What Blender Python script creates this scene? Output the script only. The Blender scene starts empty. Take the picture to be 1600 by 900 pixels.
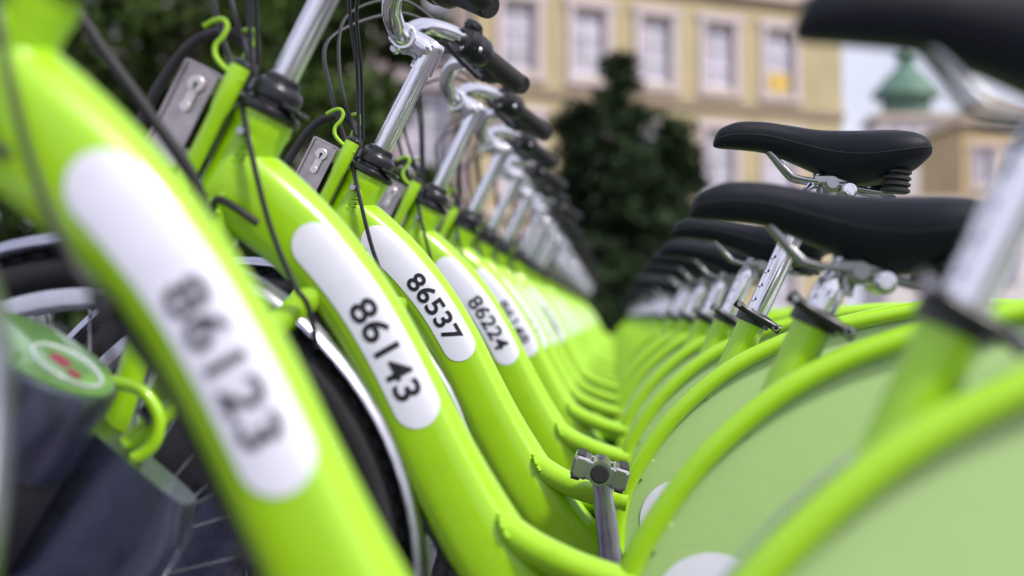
import bpy, bmesh, math, random
from mathutils import Vector, Matrix
random.seed(7)
S = bpy.context.scene
COL = S.collection
PI = math.pi
R = math.radians

# ------------------------------------------------------------------ camera
ZC = 0.72                      # lens height
cam_d = bpy.data.cameras.new('camera')
cam = bpy.data.objects.new('camera', cam_d); COL.objects.link(cam); S.camera = cam
cam_d.sensor_width = 36.0; cam_d.lens = 50.0
cam_d.clip_start = 0.02; cam_d.clip_end = 2000
cam.location = (0, 0, ZC)
cam.rotation_euler = (R(90 + 1.20), 0, R(4.05))
cam_d.dof.use_dof = True
cam_d.dof.focus_distance = 1.92
cam_d.dof.aperture_fstop = 2.4

# ------------------------------------------------------------------ world, sun, exposure
SUN_EL, SUN_AZ = 48.0, 122.0    # azimuth measured from +Y towards +X
w = bpy.data.worlds.new('World'); S.world = w; w.use_nodes = True
nt = w.node_tree; nt.nodes.clear()
sky = nt.nodes.new('ShaderNodeTexSky'); sky.sky_type = 'NISHITA'; sky.sun_disc = False
sky.sun_elevation = R(SUN_EL); sky.sun_rotation = R(SUN_AZ)
sky.air_density = 1.0; sky.dust_density = 6.0; sky.ozone_density = 1.0; sky.altitude = 100
bg = nt.nodes.new('ShaderNodeBackground'); bg.inputs['Strength'].default_value = 0.15
out = nt.nodes.new('ShaderNodeOutputWorld')
# thin, nearly closed cloud deck over the clear sky
wtc = nt.nodes.new('ShaderNodeTexCoord'); wn = nt.nodes.new('ShaderNodeTexNoise')
wn.inputs['Scale'].default_value = 2.6; wn.inputs['Detail'].default_value = 7; wn.inputs['Roughness'].default_value = 0.6
wr = nt.nodes.new('ShaderNodeMapRange'); wr.inputs[1].default_value = 0.30; wr.inputs[2].default_value = 0.60; wr.inputs[3].default_value = 0.45; wr.inputs[4].default_value = 0.97
wm = nt.nodes.new('ShaderNodeMix'); wm.data_type = 'RGBA'; wm.inputs[7].default_value = (5.0, 5.05, 6.1, 1)
nt.links.new(wtc.outputs['Generated'], wn.inputs['Vector']); nt.links.new(wn.outputs[0], wr.inputs[0]); nt.links.new(wr.outputs[0], wm.inputs[0])
nt.links.new(sky.outputs[0], wm.inputs[6]); nt.links.new(wm.outputs[2], bg.inputs[0]); nt.links.new(bg.outputs[0], out.inputs[0])
sun_d = bpy.data.lights.new('sun', 'SUN'); sun_d.energy = 3.0; sun_d.angle = R(8); sun_d.color = (1.0, 0.95, 0.90)
sun = bpy.data.objects.new('sun', sun_d); COL.objects.link(sun)
sd = Vector((math.sin(R(SUN_AZ)) * math.cos(R(SUN_EL)), math.cos(R(SUN_AZ)) * math.cos(R(SUN_EL)), math.sin(R(SUN_EL))))
sun.rotation_euler = sd.to_track_quat('Z', 'Y').to_euler()
sun.location = (20, 10, 30)
S.view_settings.view_transform = 'Standard'; S.view_settings.look = 'None'
S.view_settings.exposure = 0.30; S.view_settings.gamma = 1.0
S.view_settings.use_curve_mapping = False
S.render.engine = 'CYCLES'
S.cycles.use_denoising = True
S.cycles.max_bounces = 8

# ------------------------------------------------------------------ materials
def mat(name, col, rough=0.5, metal=0.0, coat=0.0, coat_r=0.05, spec=0.5, vary=0.0, vscale=20.0, bump=0.0,
        bscale=200.0, dirt=0.0, dirt_col=(0.10, 0.085, 0.07), dscale=14.0, island=0.0, rvar=0.0):
    m = bpy.data.materials.new(name); m.use_nodes = True
    t = m.node_tree; b = t.nodes['Principled BSDF']
    b.inputs['Base Color'].default_value = (*col, 1); b.inputs['Roughness'].default_value = rough
    b.inputs['Metallic'].default_value = metal; b.inputs['Coat Weight'].default_value = coat
    b.inputs['Coat Roughness'].default_value = coat_r; b.inputs['Specular IOR Level'].default_value = spec
    L = t.links.new
    tc = t.nodes.new('ShaderNodeTexCoord')
    src = None
    if vary > 0:
        n = t.nodes.new('ShaderNodeTexNoise'); n.inputs['Scale'].default_value = vscale; n.inputs['Detail'].default_value = 5
        L(tc.outputs['Object'], n.inputs['Vector'])
        mr = t.nodes.new('ShaderNodeMapRange'); mr.inputs[1].default_value = 0.3; mr.inputs[2].default_value = 0.7
        mr.inputs[3].default_value = 1 - vary; mr.inputs[4].default_value = 1 + vary
        L(n.outputs[0], mr.inputs[0])
        h = t.nodes.new('ShaderNodeHueSaturation'); h.inputs['Color'].default_value = (*col, 1)
        L(mr.outputs[0], h.inputs['Value']); src = h.outputs[0]
    if island > 0:
        g = t.nodes.new('ShaderNodeNewGeometry')
        mr = t.nodes.new('ShaderNodeMapRange'); mr.inputs[3].default_value = 1 - island; mr.inputs[4].default_value = 1 + island
        L(g.outputs['Random Per Island'], mr.inputs[0])
        h = t.nodes.new('ShaderNodeHueSaturation'); h.inputs['Color'].default_value = (*col, 1)
        if src: L(src, h.inputs['Color'])
        L(mr.outputs[0], h.inputs['Value']); src = h.outputs[0]
    if dirt > 0:
        n = t.nodes.new('ShaderNodeTexNoise'); n.inputs['Scale'].default_value = dscale; n.inputs['Detail'].default_value = 9
        n.inputs['Roughness'].default_value = 0.75
        L(tc.outputs['Object'], n.inputs['Vector'])
        mr = t.nodes.new('ShaderNodeMapRange'); mr.inputs[1].default_value = 0.56; mr.inputs[2].default_value = 0.80
        mr.inputs[3].default_value = 0; mr.inputs[4].default_value = dirt
        L(n.outputs[0], mr.inputs[0])
        mx = t.nodes.new('ShaderNodeMix'); mx.data_type = 'RGBA'
        mx.inputs[6].default_value = (*col, 1); mx.inputs[7].default_value = (*dirt_col, 1)
        if src: L(src, mx.inputs[6])
        L(mr.outputs[0], mx.inputs[0]); src = mx.outputs[2]
    if src: L(src, b.inputs['Base Color'])
    if rvar > 0:
        n = t.nodes.new('ShaderNodeTexNoise'); n.inputs['Scale'].default_value = 35; n.inputs['Detail'].default_value = 6
        L(tc.outputs['Object'], n.inputs['Vector'])
        mr = t.nodes.new('ShaderNodeMapRange'); mr.inputs[1].default_value = 0.3; mr.inputs[2].default_value = 0.7
        mr.inputs[3].default_value = max(0, rough - rvar); mr.inputs[4].default_value = rough + rvar
        L(n.outputs[0], mr.inputs[0]); L(mr.outputs[0], b.inputs['Roughness'])
    if bump > 0:
        n = t.nodes.new('ShaderNodeTexNoise'); n.inputs['Scale'].default_value = bscale; n.inputs['Detail'].default_value = 4
        L(tc.outputs['Object'], n.inputs['Vector'])
        bp = t.nodes.new('ShaderNodeBump'); bp.inputs['Strength'].default_value = bump; bp.inputs['Distance'].default_value = 0.002
        L(n.outputs[0], bp.inputs['Height']); L(bp.outputs[0], b.inputs['Normal'])
    return m

M = {}
M['paint'] = mat('green_paint', (0.335, 0.640, 0.005), 0.32, 0, 0.55, 0.06, vary=0.05, vscale=9, bump=0.06, bscale=120, dirt=0.30, dirt_col=(0.12, 0.16, 0.03), dscale=34, rvar=0.06)
M['panel'] = mat('pale_green_plastic', (0.40, 0.60, 0.22), 0.42, 0, 0.15, 0.2, vary=0.04, vscale=6, bump=0.05, bscale=400, dirt=0.22, dirt_col=(0.16, 0.19, 0.10), dscale=75, rvar=0.08)
M['sticker'] = mat('white_vinyl', (0.78, 0.79, 0.89), 0.38, vary=0.03, vscale=30, dirt=0.08, dscale=50)
M['ink'] = mat('black_print', (0.012, 0.012, 0.016), 0.45)
M['chrome'] = mat('chrome', (0.80, 0.80, 0.84), 0.11, 1.0, rvar=0.04, bump=0.01, bscale=300)
M['alu'] = mat('brushed_aluminium', (0.62, 0.62, 0.66), 0.27, 1.0, rvar=0.07, dirt=0.25, dscale=60)
M['fender'] = mat('silver_mudguard', (0.46, 0.46, 0.54), 0.30, 1.0, rvar=0.06, dirt=0.2, dscale=40)
M['leather'] = mat('black_saddle_vinyl', (0.004, 0.006, 0.012), 0.46, spec=0.26, bump=0.35, bscale=900, vary=0.15, dirt=0.06, dirt_col=(0.03, 0.03, 0.035), dscale=40)
M['plastic'] = mat('black_plastic', (0.012, 0.012, 0.015), 0.30, vary=0.15, dirt=0.10, dirt_col=(0.07, 0.07, 0.07), dscale=60)
M['rubber'] = mat('black_rubber', (0.016, 0.016, 0.018), 0.62, bump=0.3, bscale=500, vary=0.2)
M['tyre'] = mat('tyre_rubber', (0.016, 0.016, 0.018), 0.6, spec=0.35, vary=0.3, dirt=0.35, dirt_col=(0.04, 0.036, 0.035), dscale=60, bump=0.4, bscale=400)
M['spoke'] = mat('spoke_steel', (0.55, 0.55, 0.58), 0.25, 1.0)
M['steel'] = mat('dock_steel', (0.22, 0.235, 0.33), 0.28, 1.0, rvar=0.04, vary=0.05, vscale=5, dirt=0.06, dscale=60, bump=0.02, bscale=90)
M['dark_steel'] = mat('dark_dock_plastic', (0.025, 0.026, 0.032), 0.4, vary=0.2)
M['cable'] = mat('black_cable', (0.012, 0.012, 0.016), 0.38)
M['nickel'] = mat('nickel_lock_face', (0.50, 0.45, 0.45), 0.30, 1.0, rvar=0.12, vary=0.15, vscale=40, dirt=0.3, dscale=50)
M['nickel_pale'] = mat('pale_lock_cylinder', (0.80, 0.75, 0.72), 0.28, 1.0)
M['reflector'] = mat('amber_reflector', (0.55, 0.25, 0.05), 0.2, coat=0.5)
M['dock_label'] = mat('dock_label_green', (0.12, 0.25, 0.08), 0.15, coat=0.8, vary=0.2, vscale=25)
M['label_white'] = mat('dock_label_white', (0.50, 0.55, 0.56), 0.2, coat=0.6)
M['label_red'] = mat('dock_label_red', (0.30, 0.04, 0.09), 0.2, coat=0.6)
M['rail'] = mat('rail_steel', (0.40, 0.40, 0.42), 0.25, 1.0, rvar=0.08)

# ------------------------------------------------------------------ mesh helpers
def cr(pts, m=8, closed=False):
    """Catmull-Rom through points of any dimension."""
    n = len(pts); res = []
    P = [tuple(p) for p in pts]
    segs = n if closed else n - 1
    for i in range(segs):
        p0 = P[(i - 1) % n] if closed else P[max(i - 1, 0)]
        p1 = P[i % n]; p2 = P[(i + 1) % n]
        p3 = P[(i + 2) % n] if closed else P[min(i + 2, n - 1)]
        for k in range(m):
            t = k / m; t2 = t * t; t3 = t2 * t
            res.append(tuple(0.5 * (2 * b + (c - a) * t + (2 * a - 5 * b + 4 * c - d) * t2 + (-a + 3 * b - 3 * c + d) * t3)
                             for a, b, c, d in zip(p0, p1, p2, p3)))
    if not closed: res.append(P[-1])
    return res

class MB:
    def __init__(s): s.v = []; s.f = []; s.sm = []
    def add(s, v, f, smooth=True):
        o = len(s.v); s.v += [tuple(p) for p in v]; s.f += [tuple(i + o for i in q) for q in f]; s.sm += [smooth] * len(f)
    def rings(s, rings, caps=True, closed=False, smooth=True):
        n = len(rings[0]); v = [p for r in rings for p in r]; f = []
        m = len(rings)
        for i in range(m if closed else m - 1):
            a = i * n; b = ((i + 1) % m) * n
            for j in range(n):
                k = (j + 1) % n
                f.append((a + j, a + k, b + k, b + j))
        s.add(v, f, smooth)
        if caps and not closed:
            o = len(s.v) - len(v)
            s.f.append(tuple(o + j for j in reversed(range(n)))); s.sm.append(False)
            s.f.append(tuple(o + (m - 1) * n + j for j in range(n))); s.sm.append(False)
    def tube(s, path, r, n=10, caps=True, closed=False, flat=None):
        P = [Vector(p) for p in path]; m = len(P)
        rad = r if isinstance(r, (list, tuple)) else [r] * m
        T = []
        for i in range(m):
            a = P[(i - 1) % m] if (closed or i > 0) else P[i]
            b = P[(i + 1) % m] if (closed or i < m - 1) else P[i]
            d = (b - a); T.append(d.normalized() if d.length > 1e-9 else Vector((0, 0, 1)))
        u = T[0].orthogonal().normalized()
        if abs(T[0].y) < 0.9:
            u = (Vector((0, 1, 0)) - T[0] * T[0].y).normalized()
        rg = []
        for i in range(m):
            u = (u - T[i] * u.dot(T[i])).normalized(); w_ = T[i].cross(u)
            fa = 1 if flat is None else flat
            rg.append([P[i] + (u * math.cos(2 * PI * j / n) * fa + w_ * math.sin(2 * PI * j / n)) * rad[i] for j in range(n)])
        s.rings(rg, caps, closed)
    def lathe(s, c, axis, prof, n=24, caps=True):
        """prof: list of (radius, height along the axis)."""
        c = Vector(c); a = Vector(axis).normalized(); u = a.orthogonal().normalized(); w_ = a.cross(u)
        s.rings([[c + a * h + (u * math.cos(2 * PI * j / n) + w_ * math.sin(2 * PI * j / n)) * r for j in range(n)] for r, h in prof], caps)
    def box(s, c, sx, sy, sz, ax=None, bev=0.0):
        """box centred at c, half sizes, ax=(X,Y,Z) axes; bev cuts the corners of the outline."""
        c = Vector(c); X, Y, Z = ax if ax else (Vector((1, 0, 0)), Vector((0, 1, 0)), Vector((0, 0, 1)))
        if bev <= 0:
            v = [c + X * (sx * i) + Y * (sy * j) + Z * (sz * k) for k in (-1, 1) for j in (-1, 1) for i in (-1, 1)]
            s.add(v, [(0, 2, 3, 1), (4, 5, 7, 6), (0, 1, 5, 4), (2, 6, 7, 3), (0, 4, 6, 2), (1, 3, 7, 5)], False)
        else:
            rg = []
            for (yy, d) in ((-sy, bev), (-sy + bev, 0), (sy - bev, 0), (sy, bev)):
                a = sx - d; b = sz - d; q = bev
                o = [(a - q, b), (a, b - q), (a, -b + q), (a - q, -b), (-a + q, -b), (-a, -b + q), (-a, b - q), (-a + q, b)]
                rg.append([c + X * x + Z * z + Y * yy for x, z in o])
            s.rings(rg, True, False, False)
    def build(s, name, m, parent=None, sharp=40):
        me = bpy.data.meshes.new(name); me.from_pydata(s.v, [], s.f); me.validate()
        bm = bmesh.new(); bm.from_mesh(me); bmesh.ops.recalc_face_normals(bm, faces=bm.faces)
        ca = math.cos(R(sharp))
        for e in bm.edges:
            if len(e.link_faces) == 2:
                if e.link_faces[0].normal.dot(e.link_faces[1].normal) < ca: e.smooth = False
        bm.to_mesh(me); bm.free()
        if len(me.polygons) == len(s.sm): me.polygons.foreach_set('use_smooth', s.sm)
        else: me.polygons.foreach_set('use_smooth', [True] * len(me.polygons))
        me.materials.append(M[m] if isinstance(m, str) else m)
        o = bpy.data.objects.new(name, me); COL.objects.link(o)
        if parent: o.parent = parent
        return o

def empty(name, loc, label=None, cat=None, group=None):
    o = bpy.data.objects.new(name, None); COL.objects.link(o); o.location = loc; o.empty_display_size = 0.1
    tag(o, label, cat, group); return o
def tag(o, label=None, cat=None, group=None, kind=None):
    if label: o['label'] = label
    if cat: o['category'] = cat
    if group: o['group'] = group
    if kind: o['kind'] = kind
    return o
def copy_tree(o, parent=None):
    c = o.copy(); COL.objects.link(c); c.parent = parent
    for ch in o.children: copy_tree(ch, c)
    return c
def V(x, y, z): return Vector((x, y, ZC + z))       # bicycle frame: z counted from the lens height

# ------------------------------------------------------------------ setting: ground and paving
gm = mat('asphalt_grey', (0.085, 0.078, 0.092), 0.85, vary=0.3, vscale=3, bump=0.5, bscale=60)
g = MB(); g.add([(-600, -200, 0), (600, -200, 0), (600, 1400, 0), (-600, 1400, 0)], [(0, 1, 2, 3)], False)
ground = tag(g.build('ground', gm), kind='structure')
pv = mat('stone_paving', (0.115, 0.105, 0.13), 0.75, vary=0.25, vscale=5, bump=0.4, bscale=120, island=0.1)
b_ = MB(); b_.add([(-2.2, -0.8, 0.004), (1.6, -0.8, 0.004), (1.6, 22, 0.004), (-2.2, 22, 0.004)], [(0, 1, 2, 3)], False)
pave = tag(b_.build('pavement', gm), kind='structure')
slab = None
for i in range(9):
    for j in range(14):
        x = -1.98 + 0.41 * i; y = -0.5 + 0.41 * j
        if slab is None:
            q = MB(); q.box((0, 0, 0.012), 0.2, 0.0115, 0.2, (Vector((1, 0, 0)), Vector((0, 0, 1)), Vector((0, 1, 0))), 0.003)
            slab = q.build('paving_slab', pv, pave); o = slab
        else:
            o = slab.copy(); COL.objects.link(o)
        o.location = (x, y, -0.016 + random.uniform(0, 0.002)); o.rotation_euler = (0, 0, random.choice((0, PI / 2, PI)))

# ------------------------------------------------------------------ the bicycle
HEAD = Vector((-0.351, 0, ZC + 0.219)); HAX = Vector((0.45, 0, 0.893)).normalized()
FA = Vector((-0.540, 0, ZC - 0.265)); RA = Vector((0.385, 0, 0.342))
BB = Vector((0.000, 0, ZC - 0.37))
POST = Vector((0.42, 0, 0.9075)).normalized(); CLAMP = Vector((0.201, 0, ZC - 0.004))

# rear loop outline (x, z), a tube that sweeps over the rear wheel
LOOP = cr([(0.004, -0.330), (0.008, -0.280), (0.024, -0.228), (0.066, -0.162), (0.110, -0.114), (0.160, -0.074), (0.216, -0.043), (0.278, -0.020), (0.350, -0.002), (0.420, 0.011), (0.500, 0.017), (0.580, 0.009), (0.650, -0.020), (0.705, -0.075), (0.735, -0.150), (0.742, -0.250), (0.735, -0.330)], 6)
LC = (0.37, -0.36)
def loop_off(i, d):
    """point i of the loop moved d metres inwards."""
    a = LOOP[max(i - 1, 0)]; b = LOOP[min(i + 1, len(LOOP) - 1)]
    t = Vector((b[0] - a[0], 0, b[1] - a[1])).normalized(); n = Vector((t.z, 0, -t.x))
    if n.x * (LC[0] - LOOP[i][0]) + n.z * (LC[1] - LOOP[i][1]) < 0: n = -n
    return Vector((LOOP[i][0], 0, ZC + LOOP[i][1])) + n * d
# big curved main tube: centre line (x, z), half height, half thickness
CL = [(-0.396, 0.146, 0.046, 0.033), (-0.358, 0.118, 0.045, 0.032), (-0.310, 0.075, 0.0420, 0.027), (-0.266, 0.023, 0.0390, 0.025), (-0.230, -0.035, 0.0385, 0.025),
      (-0.198, -0.098, 0.0385, 0.025), (-0.165, -0.163, 0.0400, 0.027), (-0.126, -0.230, 0.043, 0.031), (-0.075, -0.300, 0.044, 0.034), (-0.012, -0.368, 0.040, 0.036)]
CLS = cr(CL, 10)
SL = [0.0]
for i in range(1, len(CLS)): SL.append(SL[-1] + math.hypot(CLS[i][0] - CLS[i - 1][0], CLS[i][1] - CLS[i - 1][1]))
PROF = [(-1.0, 0.0), (-0.965, 0.36), (-0.84, 0.70), (-0.60, 0.91), (-0.15, 1.0), (0.36, 0.98), (0.66, 0.85), (0.86, 0.55), (0.97, 0.25), (1.0, 0.0)]
PRS = cr(PROF, 4)
def cl_at(s):
    s = min(max(s, 0), SL[-1] - 1e-6)
    for i in range(len(SL) - 1):
        if SL[i + 1] >= s: break
    t = (s - SL[i]) / max(SL[i + 1] - SL[i], 1e-9); a = CLS[i]; b = CLS[i + 1]
    c = [p + (q - p) * t for p, q in zip(a, b)]
    i0 = max(i - 2, 0); i1 = min(i + 3, len(CLS) - 1)
    T = Vector((CLS[i1][0] - CLS[i0][0], 0, CLS[i1][1] - CLS[i0][1])).normalized()
    return c, T, Vector((-T.z, 0, T.x))          # normal points up and to the rear
def prof_y(v):
    v = min(max(v, -1), 1)
    for i in range(len(PRS) - 1):
        if PRS[i + 1][0] >= v:
            a, b = PRS[i], PRS[i + 1]
            return a[1] + (b[1] - a[1]) * (v - a[0]) / max(b[0] - a[0], 1e-9)
    return 0.0
def tube_surf(s, d, lift):
    """point on the near flank: s along the tube, d metres across it."""
    c, T, N = cl_at(s)
    return Vector((c[0], 0, ZC + c[1])) + N * d + Vector((0, -c[3] * prof_y(d / c[2]) - lift, 0))
def s_of(z):
    best = min(range(len(CLS)), key=lambda i: abs(CLS[i][1] - z)); return SL[best]

def make_sticker(parent, shift):
    s0 = s_of(0.090) + shift; L = 0.236; hw = 0.0235; b = MB(); rows = 40; cols = 10; rg = []
    for i in range(rows + 1):
        # denser rows at the round ends
        t = 0.5 - 0.5 * math.cos(PI * i / rows); x = t * L
        e = min(x, L - x)
        wv = hw if e >= hw else math.sqrt(max(hw * hw - (hw - e) ** 2, 1e-9))
        rg.append([tube_surf(s0 + x, 0.006 + wv * (2 * j / cols - 1), 0.0007) for j in range(cols + 1)])
    n = cols + 1
    b.add([p for r in rg for p in r], [(i * n + j, i * n + j + 1, (i + 1) * n + j + 1, (i + 1) * n + j) for i in range(rows) for j in range(cols)])
    return b.build('number_sticker', 'sticker', parent), s0
def make_number(parent, text, s0):
    cu = bpy.data.curves.new('number', 'FONT'); cu.body = text; cu.size = 0.0385; cu.offset = 0.0007
    cu.resolution_u = 5; cu.space_character = 1.02
    to = bpy.data.objects.new('number_tmp', cu); COL.objects.link(to)
    me = bpy.data.meshes.new_from_object(to)
    bpy.data.objects.remove(to); bpy.data.curves.remove(cu)
    bm = bmesh.new(); bm.from_mesh(me)
    bmesh.ops.triangulate(bm, faces=bm.faces)
    bmesh.ops.subdivide_edges(bm, edges=[e for e in bm.edges if e.calc_length() > 0.006], cuts=2, use_grid_fill=False)
    bmesh.ops.triangulate(bm, faces=bm.faces)
    x0 = min(v.co.x for v in bm.verts); x1 = max(v.co.x for v in bm.verts)
    k = 0.110 / (x1 - x0)
    for v in bm.verts:
        v.co = tube_surf(s0 + 0.094 + (v.co.x - x0) * k, 0.006 - 0.0142 + v.co.y, 0.0013)
    bm.to_mesh(me); bm.free(); me.materials.clear(); me.materials.append(M['ink'])
    me.name = 'number'
    o = bpy.data.objects.new('number', me); COL.objects.link(o); o.parent = parent
    return o

def wheel(parent, c, name):
    rim = MB(); c = Vector(c); n = 72
    prof = [(0.279, -0.0125), (0.298, -0.0125), (0.3005, -0.0115), (0.2975, -0.009), (0.286, -0.006), (0.286, 0.006), (0.2975, 0.009), (0.3005, 0.0115), (0.298, 0.0125), (0.279, 0.0125), (0.274, 0.006), (0.274, -0.006)]
    rg = []
    for i in range(n):
        a = 2 * PI * i / n; d = Vector((math.cos(a), 0, math.sin(a)))
        rg.append([c + d * r + Vector((0, y, 0)) for r, y in prof])
    rim.rings(rg, False, True)
    w_ = rim.build(name, 'alu', parent, 28)
    ty = MB(); rg = []; tr = 0.0225; rc = 0.314
    for i in range(96):
        a = 2 * PI * i / 96; d = Vector((math.cos(a), 0, math.sin(a)))
        rg.append([c + d * (rc + tr * math.cos(q)) + Vector((0, tr * math.sin(q), 0)) for q in [2 * PI * j / 14 for j in range(14)]])
    ty.rings(rg, False, True)
    for i in range(88):                                  # tread blocks
        for row, q0 in enumerate((-0.75, -0.25, 0.25, 0.75)):
            a = 2 * PI * (i + 0.5 * (row % 2)) / 88; d = Vector((math.cos(a), 0, math.sin(a))); tg = Vector((-math.sin(a), 0, math.cos(a)))
            nrm = (d * math.cos(q0) + Vector((0, math.sin(q0), 0))); cr_ = nrm.cross(tg)
            ty.box(c + d * rc + nrm * (tr + 0.0012), 0.0062, 0.0036, 0.0030, (tg, cr_, nrm))
    ty.build('tyre', 'tyre', w_)
    sp = MB()
    for i in range(36):
        a = 2 * PI * i / 36; sgn = -1 if i % 2 else 1; off = (0.55 if (i // 2) % 2 else -0.55)
        p0 = c + Vector((math.cos(a + off) * 0.026, sgn * 0.028, math.sin(a + off) * 0.026))
        p1 = c + Vector((math.cos(a) * 0.277, sgn * 0.003, math.sin(a) * 0.277))
        sp.tube([p0, p1], 0.0011, 4)
        sp.tube([p1, p1 + (p0 - p1).normalized() * 0.013], 0.0021, 5)
    tag(sp.build('spokes', 'spoke', w_), kind='stuff')
    hb = MB(); hb.lathe(c + Vector((0, -0.05, 0)), (0, 1, 0), [(0.008, 0), (0.012, 0.004), (0.012, 0.014), (0.032, 0.018), (0.032, 0.024), (0.02, 0.03), (0.02, 0.07), (0.032, 0.076), (0.032, 0.082), (0.012, 0.086), (0.008, 0.1)], 20)
    hb.build('hub', 'alu', w_)
    return w_

def fender_strip(name, c, r, a0, a1, hw, m, parent, crown=0.010):
    b = MB(); rg = []; n = 48
    for i in range(n + 1):
        a = R(a0 + (a1 - a0) * i / n); d = Vector((math.cos(a), 0, math.sin(a)))
        row = []
        sec = [(-1, -1), (-0.9, -0.42), (-0.6, -0.1), (-0.52, 0.10), (-0.46, 0.0), (0, 0.22), (0.46, 0.0), (0.52, 0.10), (0.6, -0.1), (0.9, -0.42), (1, -1)]
        for (t, h) in sec: row.append(Vector(c) + d * (r + crown * h) + Vector((0, hw * t, 0)))
        for (t, h) in reversed(sec): row.append(Vector(c) + d * (r - 0.0015 + crown * h) + Vector((0, hw * t * 0.97, 0)))
        rg.append(row)
    b.rings(rg, True)
    return b.build(name, m, parent, 50)

def make_bike():
    root = empty('rental_bicycle', (0, 0, 0))
    # main tube
    b = MB(); rg = []
    ns = 56
    for i in range(ns + 1):
        s = SL[-1] * i / ns; c, T, N = cl_at(s); P0 = Vector((c[0], 0, ZC + c[1]))
        ring = [P0 + N * (c[2] * v) + Vector((0, -c[3] * y, 0)) for v, y in PRS]
        ring += [P0 + N * (c[2] * v) + Vector((0, c[3] * y, 0)) for v, y in reversed(PRS[1:-1])]
        rg.append(ring)
    b.rings(rg, True)
    mt = b.build('main_tube', 'paint', root, 45)
    # weld beads where stays meet the tube
    for sy in (-1, 1):
        b = MB()
        c0 = V(-0.1040, sy * 0.0140, -0.2140); nx = Vector((0.86, 0, 0.5)).normalized(); ux = Vector((0.5, 0, -0.86)); uy = Vector((0, 1, 0))
        for k in range(30):                                # bead round the root of the stay
            a = 2 * PI * k / 30 + random.uniform(-0.04, 0.04)
            p = c0 + ux * (0.0240 * math.cos(a)) + uy * (0.0190 * math.sin(a)) + nx * (0.002 * math.cos(2 * a))
            b.tube([p - nx * 0.0026, p + nx * 0.0026], 0.0030, 6)
        b.build('weld_bead', 'paint', mt)
    # head tube with gusset
    b = MB()
    h0 = HEAD - HAX * 0.012; h1 = HEAD - HAX * 0.185
    pts = [h0 + (h1 - h0) * t for t in (0, 0.06, 0.12, 0.3, 0.6, 0.88, 0.94, 1)]
    b.tube(pts, [0.031, 0.0325, 0.0305, 0.030, 0.031, 0.032, 0.034, 0.033], 28)
    ht = b.build('head_tube', 'paint', root)
    b = MB()
    for k in range(34):                                    # bead down the join
        p = HEAD - HAX * (0.045 + 0.0038 * k + random.uniform(-0.0012, 0.0012)) + Vector((0.006 + random.uniform(-0.0025, 0.0025), -0.0305, 0.003))
        b.tube([p - Vector((0.005, 0, -0.001)), p + Vector((0.005, 0, -0.001))], 0.0024, 6)
    b.build('weld_bead', 'paint', ht)
    # headset
    b = MB(); b.lathe(HEAD - HAX * 0.012, HAX, [(0.034, 0), (0.0365, 0.002), (0.0365, 0.007), (0.033, 0.010), (0.025, 0.012), (0.024, 0.016), (0.028, 0.018), (0.0285, 0.028), (0.026, 0.033), (0.020, 0.036), (0.019, 0.043), (0.0145, 0.045)], 32)
    hs = b.build('headset', 'plastic', root)
    b = MB(); b.box(HEAD + HAX * 0.001 + Vector((0.028, -0.012, -0.010)), 0.012, 0.016, 0.0022, (HAX.cross(Vector((0, 1, 0))), Vector((0, 1, 0)), HAX), 0.001)
    b.build('headset_cap', 'plastic', hs)
    # stem: quill, then the forward extension
    b = MB(); top = HEAD + HAX * 0.192
    b.tube([HEAD + HAX * 0.02, top], 0.0142, 28)
    q = b.build('stem', 'chrome', root)
    b = MB()
    cl = Vector((-0.304, 0, ZC + 0.409))
    b.tube(cr([tuple(HEAD + HAX * 0.158), tuple(HEAD + HAX * 0.172), tuple(HEAD + HAX * 0.190), tuple(HEAD + HAX * 0.205)], 3), [0.0178] * 8 + [0.0172, 0.0150], 24)
    b.tube(cr([tuple(HEAD + HAX * 0.186 + Vector((0.004, 0, 0))), tuple((HEAD + HAX * 0.188) * 0.55 + cl * 0.45 + Vector((0, 0, 0.002))), tuple(cl + Vector((-0.002, 0, 0)))], 6), [0.0180, 0.0190, 0.0196, 0.0198, 0.0196, 0.0193, 0.019, 0.019, 0.019, 0.0192, 0.0195, 0.0198, 0.0198], 20)
    b.tube([cl + Vector((0, -0.021, 0)), cl + Vector((0, -0.019, 0)), cl + Vector((0, 0.019, 0)), cl + Vector((0, 0.021, 0))], [0.0180, 0.0204, 0.0204, 0.0180], 24)
    sx = b.build('stem_extension', 'chrome', q)
    b = MB(); b.tube([cl + Vector((-0.014, -0.012, -0.016)), cl + Vector((-0.014, 0.012, -0.016))], 0.0055, 10)
    b.build('clamp_bolt', 'alu', q)
    # handlebar
    half = [(-0.304, 0.0, 0.409), (-0.309, 0.05, 0.415), (-0.309, 0.095, 0.437), (-0.290, 0.140, 0.455), (-0.250, 0.180, 0.451), (-0.218, 0.215, 0.433), (-0.158, 0.292, 0.393)]
    path = [(x, -y, ZC + z) for x, y, z in reversed(half)] + [(x, y, ZC + z) for x, y, z in half[1:]]
    b = MB(); b.tube(cr(path, 8), [0.0148 - 0.0034 * min(1, max(0, (abs(i - 48) - 8) / 30)) for i in range(97)], 20)
    bar = b.build('handlebar', 'chrome', root)
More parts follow.
